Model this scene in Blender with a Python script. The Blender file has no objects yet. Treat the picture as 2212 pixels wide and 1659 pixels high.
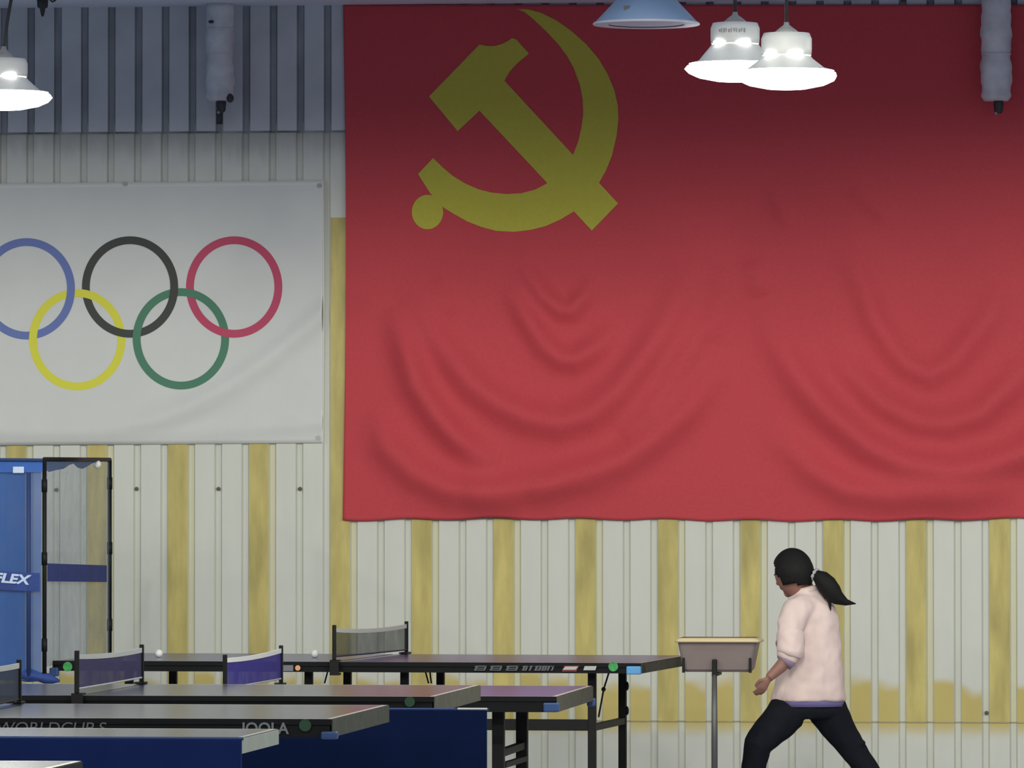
import bpy, bmesh, math, random
import numpy as np
from mathutils import Vector, Matrix
random.seed(7); rng = np.random.default_rng(7)
S = bpy.context.scene
COL = S.collection

# ---------------------------------------------------------------- camera, world, exposure, lights
F = 13500.0; YAW = math.radians(6.3); PIT = math.atan(258.5/F); CAMZ = 1.495
cf = Vector((-math.sin(YAW)*math.cos(PIT), math.cos(YAW)*math.cos(PIT), math.sin(PIT)))
cr = Vector((math.cos(YAW), math.sin(YAW), 0)); cu = cr.cross(cf)
cam_d = bpy.data.cameras.new('camera'); cam = bpy.data.objects.new('camera', cam_d); COL.objects.link(cam)
cam_d.sensor_width = 36; cam_d.lens = 36*F/2212; cam_d.clip_end = 200
cam.matrix_world = Matrix(((cr.x, cu.x, -cf.x, 0), (cr.y, cu.y, -cf.y, 0), (cr.z, cu.z, -cf.z, CAMZ), (0, 0, 0, 1)))
S.camera = cam
def at(px, py, Y):
    """world point seen at a photo pixel, on the plane y = Y"""
    r = cf + cr*((px-1106)/F) - cu*((py-829.5)/F)
    t = Y/r.y
    return Vector((r.x*t, Y, CAMZ + r.z*t))
S.view_settings.view_transform = 'Standard'; S.view_settings.look = 'None'
S.view_settings.gamma = 1; S.view_settings.use_curve_mapping = False
S.view_settings.exposure = 0.0
w = bpy.data.worlds.new('world'); S.world = w; w.use_nodes = True
w.node_tree.nodes['Background'].inputs[0].default_value = (0.42, 0.76, 1.5, 1)
w.node_tree.nodes['Background'].inputs[1].default_value = 0.135
LAMP_W = 160.0
YW = 32.3; Z_UP = at(560, 287, YW).z
def spot(x, y, z, power=LAMP_W):
    l = bpy.data.lights.new('hall_lamp_light', 'SPOT'); l.energy = power; l.spot_size = math.pi; l.spot_blend = 0.12
    l.color = (1.0, 0.985, 0.84); l.shadow_soft_size = 0.06
    o = bpy.data.objects.new('hall_lamp_light', l); COL.objects.link(o); o.location = (x, y, z)
    return o
LAMP_Z = 3.66
for y in (22.0, 17.0, 12.0):
    for x in (-8.6, -5.2, -1.8, 1.6, 5.0): spot(x, y, LAMP_Z)
for x in (-8.6, 1.6, 5.0): spot(x, 27.0, LAMP_Z)

# ---------------------------------------------------------------- materials
def lin(c): return tuple(((v/255)/12.92 if v/255 <= .04045 else ((v/255+.055)/1.055)**2.4) for v in c)
def mat(name, col, rough=0.6, metal=0.0, noise=0.0, scale=20.0, spec=0.5, col2=None, emis=0.0, bump=0.0, bscale=200.0, alpha=1.0, rand=0.0):
    m = bpy.data.materials.new(name); m.use_nodes = True
    nt = m.node_tree; b = nt.nodes['Principled BSDF']; L = nt.links
    b.inputs['Roughness'].default_value = rough; b.inputs['Metallic'].default_value = metal
    b.inputs['Specular IOR Level'].default_value = spec
    b.inputs['Base Color'].default_value = (*col, 1)
    if noise > 0 or col2 is not None:
        tc = nt.nodes.new('ShaderNodeTexCoord'); n = nt.nodes.new('ShaderNodeTexNoise')
        n.inputs['Scale'].default_value = scale; n.inputs['Detail'].default_value = 4
        L.new(tc.outputs['Object'], n.inputs['Vector'])
        mr = nt.nodes.new('ShaderNodeMapRange'); mr.inputs[1].default_value = .35; mr.inputs[2].default_value = .65
        L.new(n.outputs['Fac'], mr.inputs[0])
        mx = nt.nodes.new('ShaderNodeMix'); mx.data_type = 'RGBA'
        c2 = col2 if col2 is not None else tuple(v*(1-noise) for v in col)
        mx.inputs[6].default_value = (*col, 1); mx.inputs[7].default_value = (*c2, 1)
        L.new(mr.outputs[0], mx.inputs[0]); L.new(mx.outputs[2], b.inputs['Base Color'])
    if bump > 0:
        tc = nt.nodes.new('ShaderNodeTexCoord'); n2 = nt.nodes.new('ShaderNodeTexNoise'); n2.inputs['Scale'].default_value = bscale
        L.new(tc.outputs['Object'], n2.inputs['Vector'])
        bp = nt.nodes.new('ShaderNodeBump'); bp.inputs['Strength'].default_value = bump; bp.inputs['Distance'].default_value = .003
        L.new(n2.outputs['Fac'], bp.inputs['Height']); L.new(bp.outputs[0], b.inputs['Normal'])
    if emis > 0:
        b.inputs['Emission Color'].default_value = (*col, 1); b.inputs['Emission Strength'].default_value = emis
    if alpha < 1: b.inputs['Alpha'].default_value = alpha
    return m
def wall_mat(name, col, stain_strength, rand=0.04, streak=0.0):
    """painted sheet steel; an ochre rust-water stain band along the lap of the lower sheets"""
    m = mat(name, col, 0.45, spec=.35); nt = m.node_tree; L = nt.links; b = nt.nodes['Principled BSDF']
    g = nt.nodes.new('ShaderNodeNewGeometry'); sx = nt.nodes.new('ShaderNodeSeparateXYZ'); L.new(g.outputs['Position'], sx.inputs[0])
    n = nt.nodes.new('ShaderNodeTexNoise'); n.inputs['Scale'].default_value = 4.0; n.inputs['Detail'].default_value = 1.5
    L.new(g.outputs['Position'], n.inputs['Vector'])
    # height jittered by the noise
    ma = nt.nodes.new('ShaderNodeMath'); ma.operation = 'MULTIPLY_ADD'; ma.inputs[1].default_value = .30
    L.new(n.outputs['Fac'], ma.inputs[0]); L.new(sx.outputs['Z'], ma.inputs[2])
    up = nt.nodes.new('ShaderNodeMapRange'); up.interpolation_type = 'SMOOTHSTEP'
    up.inputs[1].default_value = .77; up.inputs[2].default_value = .69; L.new(ma.outputs[0], up.inputs[0])
    dn = nt.nodes.new('ShaderNodeMapRange'); dn.interpolation_type = 'SMOOTHSTEP'
    dn.inputs[1].default_value = .27; dn.inputs[2].default_value = .37; L.new(sx.outputs['Z'], dn.inputs[0])
    mul = nt.nodes.new('ShaderNodeMath'); mul.operation = 'MULTIPLY'; L.new(up.outputs[0], mul.inputs[0]); L.new(dn.outputs[0], mul.inputs[1])
    mul2 = nt.nodes.new('ShaderNodeMath'); mul2.operation = 'MULTIPLY'; L.new(mul.outputs[0], mul2.inputs[0]); mul2.inputs[1].default_value = stain_strength
    n3 = nt.nodes.new('ShaderNodeTexNoise'); n3.inputs['Scale'].default_value = 9.0; n3.inputs['Detail'].default_value = 5
    mp = nt.nodes.new('ShaderNodeMapping'); mp.inputs['Scale'].default_value = (1.6, 1, .35)
    L.new(g.outputs['Position'], mp.inputs[0]); L.new(mp.outputs[0], n3.inputs['Vector'])
    rp = nt.nodes.new('ShaderNodeMapRange'); rp.inputs[1].default_value = .3; rp.inputs[2].default_value = .7
    rp.inputs[3].default_value = 1-rand-streak; rp.inputs[4].default_value = 1.0; L.new(n3.outputs['Fac'], rp.inputs[0])
    mx = nt.nodes.new('ShaderNodeMix'); mx.data_type = 'RGBA'; L.new(mul2.outputs[0], mx.inputs[0])
    mx.inputs[6].default_value = (*col, 1); mx.inputs[7].default_value = (.62, .50, .15, 1)
    m2 = nt.nodes.new('ShaderNodeMix'); m2.data_type = 'RGBA'; m2.blend_type = 'MULTIPLY'; m2.inputs[0].default_value = 1
    L.new(mx.outputs[2], m2.inputs[6])
    # grime that has run down from the lap of the upper sheets
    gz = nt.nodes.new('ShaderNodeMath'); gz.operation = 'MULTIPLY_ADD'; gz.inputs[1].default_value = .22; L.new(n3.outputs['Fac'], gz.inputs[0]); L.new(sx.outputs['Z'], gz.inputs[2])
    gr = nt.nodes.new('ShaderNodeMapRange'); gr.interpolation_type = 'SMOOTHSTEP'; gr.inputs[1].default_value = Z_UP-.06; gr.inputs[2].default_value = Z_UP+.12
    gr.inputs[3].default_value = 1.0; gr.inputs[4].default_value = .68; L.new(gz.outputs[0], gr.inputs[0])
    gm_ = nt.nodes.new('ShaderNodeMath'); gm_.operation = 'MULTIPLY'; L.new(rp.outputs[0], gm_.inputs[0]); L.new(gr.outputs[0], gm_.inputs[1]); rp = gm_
    cb = nt.nodes.new('ShaderNodeCombineColor'); 
    for i in range(3): L.new(rp.outputs[0], cb.inputs[i])
    L.new(cb.outputs[0], m2.inputs[7]); L.new(m2.outputs[2], b.inputs['Base Color'])
    return m
def mesh_net(name, col, alpha, rough=.7):
    """fine netting: opaque threads mixed with the open holes between them"""
    m = bpy.data.materials.new(name); m.use_nodes = True; nt = m.node_tree; L = nt.links
    b = nt.nodes['Principled BSDF']; b.inputs['Base Color'].default_value = (*col, 1); b.inputs['Roughness'].default_value = rough
    b.inputs['Specular IOR Level'].default_value = .2
    t = nt.nodes.new('ShaderNodeBsdfTransparent'); x = nt.nodes.new('ShaderNodeMixShader')
    tc = nt.nodes.new('ShaderNodeTexCoord'); n = nt.nodes.new('ShaderNodeTexNoise'); n.inputs['Scale'].default_value = 7
    L.new(tc.outputs['Object'], n.inputs['Vector'])
    mr = nt.nodes.new('ShaderNodeMapRange'); mr.inputs[1].default_value = .3; mr.inputs[2].default_value = .7
    mr.inputs[3].default_value = alpha-.05; mr.inputs[4].default_value = min(1, alpha+.05); L.new(n.outputs['Fac'], mr.inputs[0])
    L.new(mr.outputs[0], x.inputs[0]); L.new(t.outputs[0], x.inputs[1]); L.new(b.outputs[0], x.inputs[2])
    L.new(x.outputs[0], nt.nodes['Material Output'].inputs[0])
    return m
M = {}
M['white_sheet'] = wall_mat('white_sheet', (.72, .735, .675), .95)
M['groove'] = wall_mat('groove', (.69, .705, .64), .12)
M['ochre'] = wall_mat('ochre_strip', (.70, .59, .205), .0, .16, .20)
M['cream'] = wall_mat('cream_edge', (.70, .69, .52), .1)
M['upper_sheet'] = mat('upper_sheet', (.60, .635, .665), .5, noise=.15, scale=3)
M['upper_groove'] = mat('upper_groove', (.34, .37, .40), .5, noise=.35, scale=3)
M['grime'] = mat('lap_grime', (.14, .15, .16), .8, scale=2.2, col2=(.40, .42, .44)); M['grime_ochre'] = mat('lap_grime_ochre', (.33, .27, .13), .8, scale=3, col2=(.55, .5, .35))  # upper-lap strip: shadow line under the lap put into its colour, with dirt
M['backing'] = mat('backing', (.25, .25, .25), .8)
M['ceiling'] = mat('ceiling_paint', (.74, .84, 1.0), .6, noise=.05, scale=2)
M['floor'] = mat('sport_floor', (.36, .36, .42), .5, noise=.15, scale=4)
M['red'] = mat('red_cloth', (.60, .066, .084), .80, spec=.4, noise=.06, scale=60, bump=.15, bscale=400)
M['yellow'] = mat('yellow_print', (.54, .50, .065), .8, spec=.4, noise=.05, scale=40)
M['vinyl'] = mat('banner_vinyl', (.73, .745, .73), .6, noise=.03, scale=5, spec=.3)
M['hem'] = mat('banner_hem', (.80, .81, .77), .6)
M['ring_blue'] = mat('ring_blue', (.14, .20, .50), .6); M['ring_black'] = mat('ring_black', (.045, .05, .045), .6)
M['ring_red'] = mat('ring_red', (.56, .06, .14), .6); M['ring_yellow'] = mat('ring_yellow', (.78, .76, .06), .6)
M['ring_green'] = mat('ring_green', (.07, .23, .14), .6)
M['steel'] = mat('grey_steel', (.30, .30, .30), .4, .6); M['dark'] = mat('dark_fitting', (.035, .037, .04), .5)
M['black_metal'] = mat('black_metal', (.011, .011, .012), .55, spec=.2, noise=.2, scale=8)
M['apron'] = mat('table_apron', (.007, .0075, .009), .6, spec=.15, noise=.25, scale=6)
M['apron_end'] = mat('table_end', (.085, .085, .068), .8, spec=.15, noise=.2, scale=14)
M['apron_end2'] = mat('table_end_dark', (.055, .06, .05), .8, spec=.15, noise=.2, scale=14)
M['apron_pale'] = mat('pale_end', (.27, .31, .28), .5, noise=.15, scale=10)
M['line'] = mat('white_line', (.36, .36, .35), .3)
M['top_grey'] = mat('top_grey', (.032, .036, .050), .20, noise=.1, scale=3)
M['top_purple'] = mat('top_purple', (.06, .052, .20), .24, noise=.1, scale=3)
M['top_blue'] = mat('top_blue', (.04, .045, .075), .20, noise=.1, scale=3)
M['rubber'] = mat('foot_rubber', (.02, .02, .02), .8)
M['bumper_light'] = mat('bumper_light', (.10, .33, .65), .4); M['bumper_dark'] = mat('bumper_dark', (.025, .06, .18), .4)
M['green'] = mat('green_sticker', (.05, .36, .09), .5, noise=.4, scale=60); M['green_dim'] = mat('green_sticker_dim', (.008, .045, .02), .6)
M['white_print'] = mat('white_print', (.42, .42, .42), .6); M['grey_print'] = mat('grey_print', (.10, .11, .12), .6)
M['grey_print2'] = mat('grey_print_pale', (.15, .16, .18), .6)
M['red_print'] = mat('red_print', (.16, .02, .025), .6); M['orange_print'] = mat('orange_print', (.70, .33, .15), .6)
M['net_grey'] = mesh_net('net_grey', (.05, .065, .07), .76); M['net_navy'] = mesh_net('net_navy', (.032, .03, .085), .95)
M['net_violet'] = mesh_net('net_violet', (.035, .03, .20), .95); M['net_dark'] = mesh_net('net_dark', (.02, .03, .05), .93)
M['tape'] = mat('white_tape', (.62, .63, .60), .7); M['tape_dim'] = mat('grey_tape', (.34, .36, .37), .7)
M['cord_blue'] = mat('dark_cord', (.03, .03, .08), .7)
M['catch_net'] = mesh_net('catch_net', (.22, .31, .40), .46); M['catch_net2'] = mesh_net('catch_net_blue', (.03, .095, .31), .78)
M['blue_cloth'] = mat('blue_cloth', (.022, .055, .25), .75, noise=.25, scale=12); M['blue_bright'] = mat('blue_bright', (.025, .11, .42), .7, noise=.2, scale=10)
M['blue_dark'] = mat('blue_dark', (.012, .035, .14), .7); M['letter'] = mat('pale_letter', (.48, .58, .78), .6)
M['barrier'] = mat('barrier_cloth', (.0055, .012, .048), .9, noise=.15, scale=5, spec=.03); M['barrier_front'] = mat('barrier_cloth_front', (.0095, .019, .090), .9, noise=.15, scale=5, spec=.03)
M['ball'] = mat('ball_white', (.85, .86, .82), .45)
M['wrap'] = mat('pipe_wrap', (.74, .77, .80), .65, noise=.25, scale=9, bump=.6, bscale=25)
M['enamel'] = mat('blue_grey_enamel', (.14, .22, .38), .45, noise=.12, scale=6); M['enamel_lip'] = mat('enamel_lip', (.36, .36, .46), .5)
M['lamp_white'] = mat('lamp_white', (.74, .75, .73), .5); M['lamp_grey'] = mat('lamp_cap', (.33, .33, .33), .5)
M['lens'] = mat('lamp_lens', (1, 1, .98), .5, emis=9); M['vent'] = mat('lamp_vent', (1, 1, .98), .5, emis=4)
M['tub'] = mat('tub_plastic', (.20, .155, .15), .55, noise=.08, scale=8); M['tub_rim'] = mat('tub_rim', (.58, .47, .28), .45)
M['pole'] = mat('pole_grey', (.085, .085, .088), .4, .3)
M['jacket'] = mat('pink_jacket', (.78, .615, .585), .85, noise=.07, scale=9, spec=.15); M['skin'] = mat('skin', (.31, .15, .115), .55, noise=.12, scale=20)
M['hair'] = mat('black_hair', (.010, .010, .010), .7, noise=.3, scale=80, spec=.2); M['trousers'] = mat('black_trousers', (.010, .011, .017), .85, spec=.15, noise=.2, scale=15)
M['tie'] = mat('hair_tie', (.40, .40, .41), .7); M['shirt'] = mat('blue_shirt', (.17, .14, .33), .8); M['shoe'] = mat('shoe', (.55, .55, .57), .6); M['pattern'] = mat('violet_pattern', (.30, .22, .32), .8)
M['eye'] = mat('eye', (.02, .015, .012), .3); M['lip'] = mat('lip', (.30, .09, .08), .5)
M['rust'] = mat('rust_spot', (.15, .12, .09), .8)

# ---------------------------------------------------------------- mesh helpers
class MB:
    def __init__(s): s.v = []; s.f = []; s.m = []
    def add(s, vs, fs, mi=0):
        n = len(s.v); s.v += [tuple(v) for v in vs]
        for f in fs: s.f.append([i+n for i in f]); s.m.append(mi)
        return s
    def box(s, x0, x1, y0, y1, z0, z1, mi=0):
        return s.add([(x0,y0,z0),(x1,y0,z0),(x1,y1,z0),(x0,y1,z0),(x0,y0,z1),(x1,y0,z1),(x1,y1,z1),(x0,y1,z1)],
                     [(0,3,2,1),(4,5,6,7),(0,1,5,4),(1,2,6,5),(2,3,7,6),(3,0,4,7)], mi)
    def loft(s, pts, rad, seg=12, mi=0, cap=True, up=None):
        """tube through points; radius a number or (side, other)"""
        pts = [Vector(p) for p in pts]; n = len(pts); rings = []; prev = None
        for i, p in enumerate(pts):
            t = (pts[min(i+1,n-1)]-pts[max(i-1,0)]).normalized()
            if prev is None:
                a = Vector(up) if up else (Vector((0,1,0)) if abs(t.y) < .9 else Vector((1,0,0)))
                a = (a - t*a.dot(t)).normalized()
            else:
                a = (prev - t*prev.dot(t)).normalized()
            prev = a; b = t.cross(a)
            r = rad[i] if isinstance(rad, (list, tuple)) else rad
            ra, rb = r if isinstance(r, (list, tuple)) else (r, r)
            rings.append([p + a*(ra*math.cos(2*math.pi*k/seg)) + b*(rb*math.sin(2*math.pi*k/seg)) for k in range(seg)])
        return s.rings(rings, mi, cap)
    def rings(s, rings, mi=0, cap=True):
        seg = len(rings[0]); vs = [v for r in rings for v in r]; fs = []
        for i in range(len(rings)-1):
            for k in range(seg):
                a = i*seg+k; b = i*seg+(k+1) % seg
                fs.append((a, b, b+seg, a+seg))
        if cap:
            fs.append(tuple(reversed(range(seg)))); fs.append(tuple(range((len(rings)-1)*seg, len(rings)*seg)))
        return s.add(vs, fs, mi)
    def lathe(s, prof, c=(0,0,0), seg=32, mi=0, cap=True):
        return s.rings([[Vector((c[0]+r*math.cos(2*math.pi*k/seg), c[1]+r*math.sin(2*math.pi*k/seg), c[2]+z)) for k in range(seg)] for r, z in prof], mi, cap)
    def ball(s, c, r, seg=16, mi=0):
        rx, ry, rz = r if isinstance(r, (list, tuple)) else (r, r, r); n = seg//2
        rings = []
        for i in range(n+1):
            a = math.pi*i/n; q = max(math.sin(a), .02)
            rings.append([Vector((c[0]+rx*q*math.cos(2*math.pi*k/seg), c[1]+ry*q*math.sin(2*math.pi*k/seg), c[2]-rz*math.cos(a))) for k in range(seg)])
        return s.rings(rings, mi)
    def mesh(s, name, mats, smooth=False):
        me = bpy.data.meshes.new(name); me.from_pydata(s.v, [], s.f)
        for m in mats: me.materials.append(m)
        me.polygons.foreach_set('material_index', s.m)
        bm = bmesh.new(); bm.from_mesh(me); bmesh.ops.recalc_face_normals(bm, faces=bm.faces); bm.to_mesh(me); bm.free()
        if smooth: me.polygons.foreach_set('use_smooth', [True]*len(me.polygons))
        me.update(); return me
    def build(s, name, mats, parent=None, smooth=False, bevel=0.0):
        if not isinstance(mats, (list, tuple)): mats = [mats]
        return link(name, s.mesh(name, mats, smooth), parent, bevel)
def link(name, me, parent=None, bevel=0.0):
    o = bpy.data.objects.new(name, me); COL.objects.link(o)
    if parent: o.parent = parent
    if bevel:
        b = o.modifiers.new('bevel', 'BEVEL'); b.width = bevel; b.segments = 2; b.limit_method = 'ANGLE'
    return o
def put(o, parent, loc=(0,0,0)): o.parent = parent; o.location = loc; return o
def tag(o, label=None, cat=None, group=None, kind=None):
    if label: o['label'] = label
    if cat: o['category'] = cat
    if group: o['group'] = group
    if kind: o['kind'] = kind
    return o
def thing(name, loc, label, cat, group=None):
    o = bpy.data.objects.new(name, None); COL.objects.link(o); o.location = loc; o.empty_display_size = .1
    return tag(o, label, cat, group)
class Local:
    """mesh builder working in world coordinates for a part of a thing whose Empty sits at loc"""
    pass
def part(name, mb, mats, parent, smooth=False, bevel=0.0, label=None):
    """mb is given in world coordinates; stored relative to the thing's Empty (or the part's parent chain)"""
    off = Vector((0,0,0)); p = parent
    while p is not None: off += Vector(p.location); p = p.parent
    mb.v = [(v[0]-off.x, v[1]-off.y, v[2]-off.z) for v in mb.v]
    o = mb.build(name, mats, parent, smooth, bevel)
    if label: o['label'] = label
    return o
def text(name, body, size, m, parent, loc, rotz=0.0, tilt=0.0, shear=0.0, extrude=.0008, align='LEFT', width=None, bold=.0):
    c = bpy.data.curves.new(name, 'FONT'); c.body = body; c.size = size; c.extrude = extrude; c.shear = shear; c.align_x = align; c.offset = bold
    tmp = bpy.data.objects.new(name, c); COL.objects.link(tmp)
    dg = bpy.context.evaluated_depsgraph_get(); me = bpy.data.meshes.new_from_object(tmp.evaluated_get(dg))
    bpy.data.objects.remove(tmp); me.materials.clear(); me.materials.append(m)
    o = link(name, me, parent); off = Vector((0,0,0)); p = parent
    while p is not None: off += Vector(p.location); p = p.parent
    o.location = Vector(loc)-off; o.rotation_euler = (math.pi/2, tilt, rotz); xs = [v.co.x for v in me.vertices]; o.scale = (width/(max(xs)-min(xs)) if width else 1, 1, 1)
    return o
def fuse(mb, voxel, smooth=6, noise=0.0, nscale=9.0):
    me = bpy.data.meshes.new('tmp'); me.from_pydata(mb.v, [], mb.f)
    bm = bmesh.new(); bm.from_mesh(me); bmesh.ops.recalc_face_normals(bm, faces=bm.faces); bm.to_mesh(me); bm.free()
    o = bpy.data.objects.new('tmp', me); COL.objects.link(o)
    r = o.modifiers.new('r', 'REMESH'); r.mode = 'VOXEL'; r.voxel_size = voxel
    s = o.modifiers.new('s', 'SMOOTH'); s.factor = .5; s.iterations = smooth
    dg = bpy.context.evaluated_depsgraph_get(); dg.update()
    out = bpy.data.meshes.new_from_object(o.evaluated_get(dg)); bpy.data.objects.remove(o)
    if noise:
        from mathutils import noise as NZ
        out.update(); nv = [v.normal.copy() for v in out.vertices]
        for v, n in zip(out.vertices, nv):
            p = v.co*nscale; v.co += n*(noise*NZ.noise(Vector((p.x*1.4, p.y, p.z*.8))) + noise*.5*NZ.noise(p*2.3))
    out.polygons.foreach_set('use_smooth', [True]*len(out.polygons)); out.update()
    return out
def to_mb(me):
    mb = MB(); mb.v = [tuple(v.co) for v in me.vertices]; mb.f = [list(p.vertices) for p in me.polygons]; mb.m = [0]*len(mb.f); return mb

# ---------------------------------------------------------------- setting
X0 = at(735, 1100, YW).x; PITCH = (at(1979, 1100, YW).x - X0)/7
Z_UP = at(560, 287, YW).z; Z_LOW = at(1700, 1560, YW).z; Z_OCHRE = at(735, 470, YW).z; ZC = at(1106, 8, YW).z
wall = tag(MB().box(-12.5, 5.5, YW+.032, YW+.15, 0, ZC).build('wall_back', M['backing']), 'white ribbed sheet-steel back wall with ochre stripes', kind='structure')
tag(MB().box(-12.5, 5.5, -2, YW+.15, -.1, 0).build('floor', M['floor']), 'plain grey sports hall floor', kind='structure')
tag(MB().box(-12.5, 5.5, 8, YW+.15, ZC, ZC+.1).build('ceiling', M['ceiling']), 'pale blue-white ceiling above the ribbed wall', kind='structure')
def sheet_profile():
    """(x, depth, material of the strip that starts here): three flats per sheet, grooves between"""
    p = PITCH/3; fl = p*.715; sl = p*.055; out = []
    x = -PITCH/2
    for k in range(3):
        c = -p + k*p
        gm = 2 if k == 2 else 1
        out += [(c-p/2, .016, 1 if k != 2 else 2), (c-fl/2-sl, .016, 1 if k != 2 else 2), (c-fl/2, 0, 3 if k == 1 else 0), (c+fl/2, 0, 2 if k == 1 else 1), (c+fl/2+sl, .016, 2 if k == 1 else 1)]
    out.append((PITCH/2, .016, 0))
    return out
def sheet_mesh(name, z0, z1, zsplit, ochre, proud, mats, shade_grime=0):
    pr = sheet_profile(); zs = [z0] + ([z0+shade_grime] if shade_grime else []) + ([zsplit] if zsplit else []) + [z1]; mb = MB(); n = len(pr)
    for z in zs:
        for x, d, _ in pr: mb.v.append((x, d-proud, z))
    for j in range(len(zs)-1):
        for i in range(n-1):
            mi = pr[i][2]
            if mi in (3, 2) and not (ochre and zs[j+1] <= zsplit+1e-6): mi = 0 if mi == 3 else 1
            if shade_grime and j == 0: mi = 4
            mb.f.append([j*n+i, j*n+i+1, (j+1)*n+i+1, (j+1)*n+i]); mb.m.append(mi)
    base = len(mb.v)                                   # turned-in lower edge gives the lap its thickness
    for x, d, _ in pr: mb.v.append((x, d-proud+.006, z0))
    for i in range(n-1): mb.f.append([i, i+1, base+i+1, base+i]); mb.m.append(1)
    me = bpy.data.meshes.new(name); me.from_pydata(mb.v, [], mb.f)
    for m in mats: me.materials.append(m)
    me.polygons.foreach_set('material_index', mb.m); me.update(); return me
wm = [M['white_sheet'], M['groove'], M['cream'], M['ochre']]
me_low = sheet_mesh('lower_sheet', 0, Z_LOW+.05, None, False, 0, wm)
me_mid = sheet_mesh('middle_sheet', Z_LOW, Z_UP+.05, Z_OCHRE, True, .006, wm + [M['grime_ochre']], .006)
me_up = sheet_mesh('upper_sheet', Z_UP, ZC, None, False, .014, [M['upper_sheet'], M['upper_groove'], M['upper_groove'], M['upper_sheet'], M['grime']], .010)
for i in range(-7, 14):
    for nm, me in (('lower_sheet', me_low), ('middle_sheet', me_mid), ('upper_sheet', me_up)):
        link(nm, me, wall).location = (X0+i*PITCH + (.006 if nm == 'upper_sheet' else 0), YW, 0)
scr = MB().lathe([(.001,0),(.011,0),(.009,.006),(.001,.009)], seg=8).mesh('wall_screw', [M['rust']])
for px, py in ((122,1058),(295,1056),(472,1056),(648,1056),(682,272),(2131,1540)):
    o = link('wall_screw', scr, wall); p = at(px, py, YW-.001); o.location = p; o.rotation_euler = (math.pi/2, 0, 0)

# ---------------------------------------------------------------- flag
YF = YW-.030
FL = 741; FR = 2416; FT = 10; FB = 1124
flag = thing('flag', at(1480, 1124, YF), 'huge red flag with a yellow hammer and sickle hung on the ribbed wall', 'flag')
folds = [  # ridge centre lines in flag units, half width, height
 ([(1121,545),(1144,591),(1178,641),(1211,670),(1236,670),(1261,641),(1294,595)], 15, .022),
 ([(1096,605),(1119,651),(1148,701),(1178,747),(1211,774),(1244,778),(1290,750),(1340,700)], 18, .026),
 ([(880,590),(907,645),(936,720),(978,776),(1020,830),(1078,872),(1140,901),(1211,915),(1273,897),(1336,847),(1386,782),(1435,712),(1469,641),(1502,566)], 24, .032),
 ([(849,660),(878,751),(903,834),(945,897),(990,947),(1036,984),(1085,1006)], 22, .036),
 ([(1340,938),(1400,890),(1450,824),(1496,749),(1525,682)], 20, .020),
 ([(1000,1060),(1086,1058),(1178,1050),(1261,1029),(1344,996),(1415,950),(1484,887),(1538,813),(1560,760)], 24, .032),
 ([(800,880),(835,963),(900,1025),(965,1055),(1053,1078),(1136,1088)], 24, .030),
 ([(1642,655),(1677,738),(1728,819),(1794,895),(1875,961),(1956,1002),(2047,1017),(2133,1007),(2212,981),(2330,900),(2400,780)], 25, .036),
 ([(1814,535),(1865,616),(1890,692),(1932,756),(1962,791),(2010,810),(2060,782),(2140,682),(2172,592)], 20, .022),
 ([(1784,750),(1844,810),(1905,870),(1981,911),(2047,916),(2120,893),(2190,828),(2260,738)], 22, .028),
 ([(1652,935),(1718,975),(1763,1019),(1829,1059),(1930,1070),(2060,1072),(2200,1060)], 22, .026),
 ([(1667,400),(1690,450),(1703,490)], 14, .010), ([(1829,375),(1880,430),(1930,480)], 16, .012),
 ([(940,600),(960,640),(985,680)], 18, .010), ([(1570,560),(1560,640),(1530,740)], 22, .012), ([(1620,560),(1650,640)], 20, .012),
]
NX, NY = 250, 170
gx, gy = np.meshgrid(np.linspace(FL, FR, NX), np.linspace(FT, FB, NY))
disp = np.zeros_like(gx)
for pl, wd, am in folds:
    pl = np.array(pl, float); best = np.full(gx.shape, 1e9); tt = np.zeros_like(gx)
    seglen = np.hypot(*(pl[1:]-pl[:-1]).T); tot = seglen.sum(); acc = 0
    for a, b, sl in zip(pl[:-1], pl[1:], seglen):
        dx, dy = b-a; u = np.clip(((gx-a[0])*dx+(gy-a[1])*dy)/(sl*sl), 0, 1)
        d = np.hypot(gx-a[0]-u*dx, gy-a[1]-u*dy); k = d < best
        best = np.where(k, d, best); tt = np.where(k, (acc+u*sl)/tot, tt); acc += sl
    taper = np.clip(np.minimum(tt, 1-tt)*4, 0, 1)**.7
    disp += 2.3*am*taper*np.exp(-(best/(wd*1.5))**2)
ramp = np.clip((gy-505)/140, 0, 1)
disp *= np.where(gx > 1400, np.clip((gy-340)/120, 0, 1), ramp)
belly = np.clip((gy-560)/450, 0, 1)*np.clip((FB-6-gy)/60, 0, 1)
disp += .02*belly*(.55+.45*np.cos((gx-1200)/430*math.pi)) + .004*np.sin(gx/61.+gy/190.)*np.clip((gy-480)/200, 0, 1)
edge = np.clip(np.minimum(gx-FL, FR-gx)/90, 0, 1); disp *= .25+.75*edge
fmb = MB()
for j in range(NY):
    for i in range(NX):
        px, py = gx[j,i], gy[j,i]
        v = j/(NY-1)
        if i == 0: px += 6*math.sin(v*math.pi*1.05)
        py2 = py + (2.2*math.sin(px/29.5) + 2.5*math.sin(px/230.) - 3*(px-741)/1471)*(v**6)
        p = at(px, py2, YF); fmb.v.append((p.x, YF-disp[j,i], p.z))
for j in range(NY-1):
    for i in range(NX-1):
        a = j*NX+i; fmb.f.append([a, a+NX, a+NX+1, a+1]); fmb.m.append(0)
cloth = part('cloth', fmb, M['red'], flag, smooth=True)
s = cloth.modifiers.new('thick', 'SOLIDIFY'); s.thickness = .0015; s.offset = 1 if False else -1
ez = lambda x, y: (860+x/3.072, y/3.072)
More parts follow.
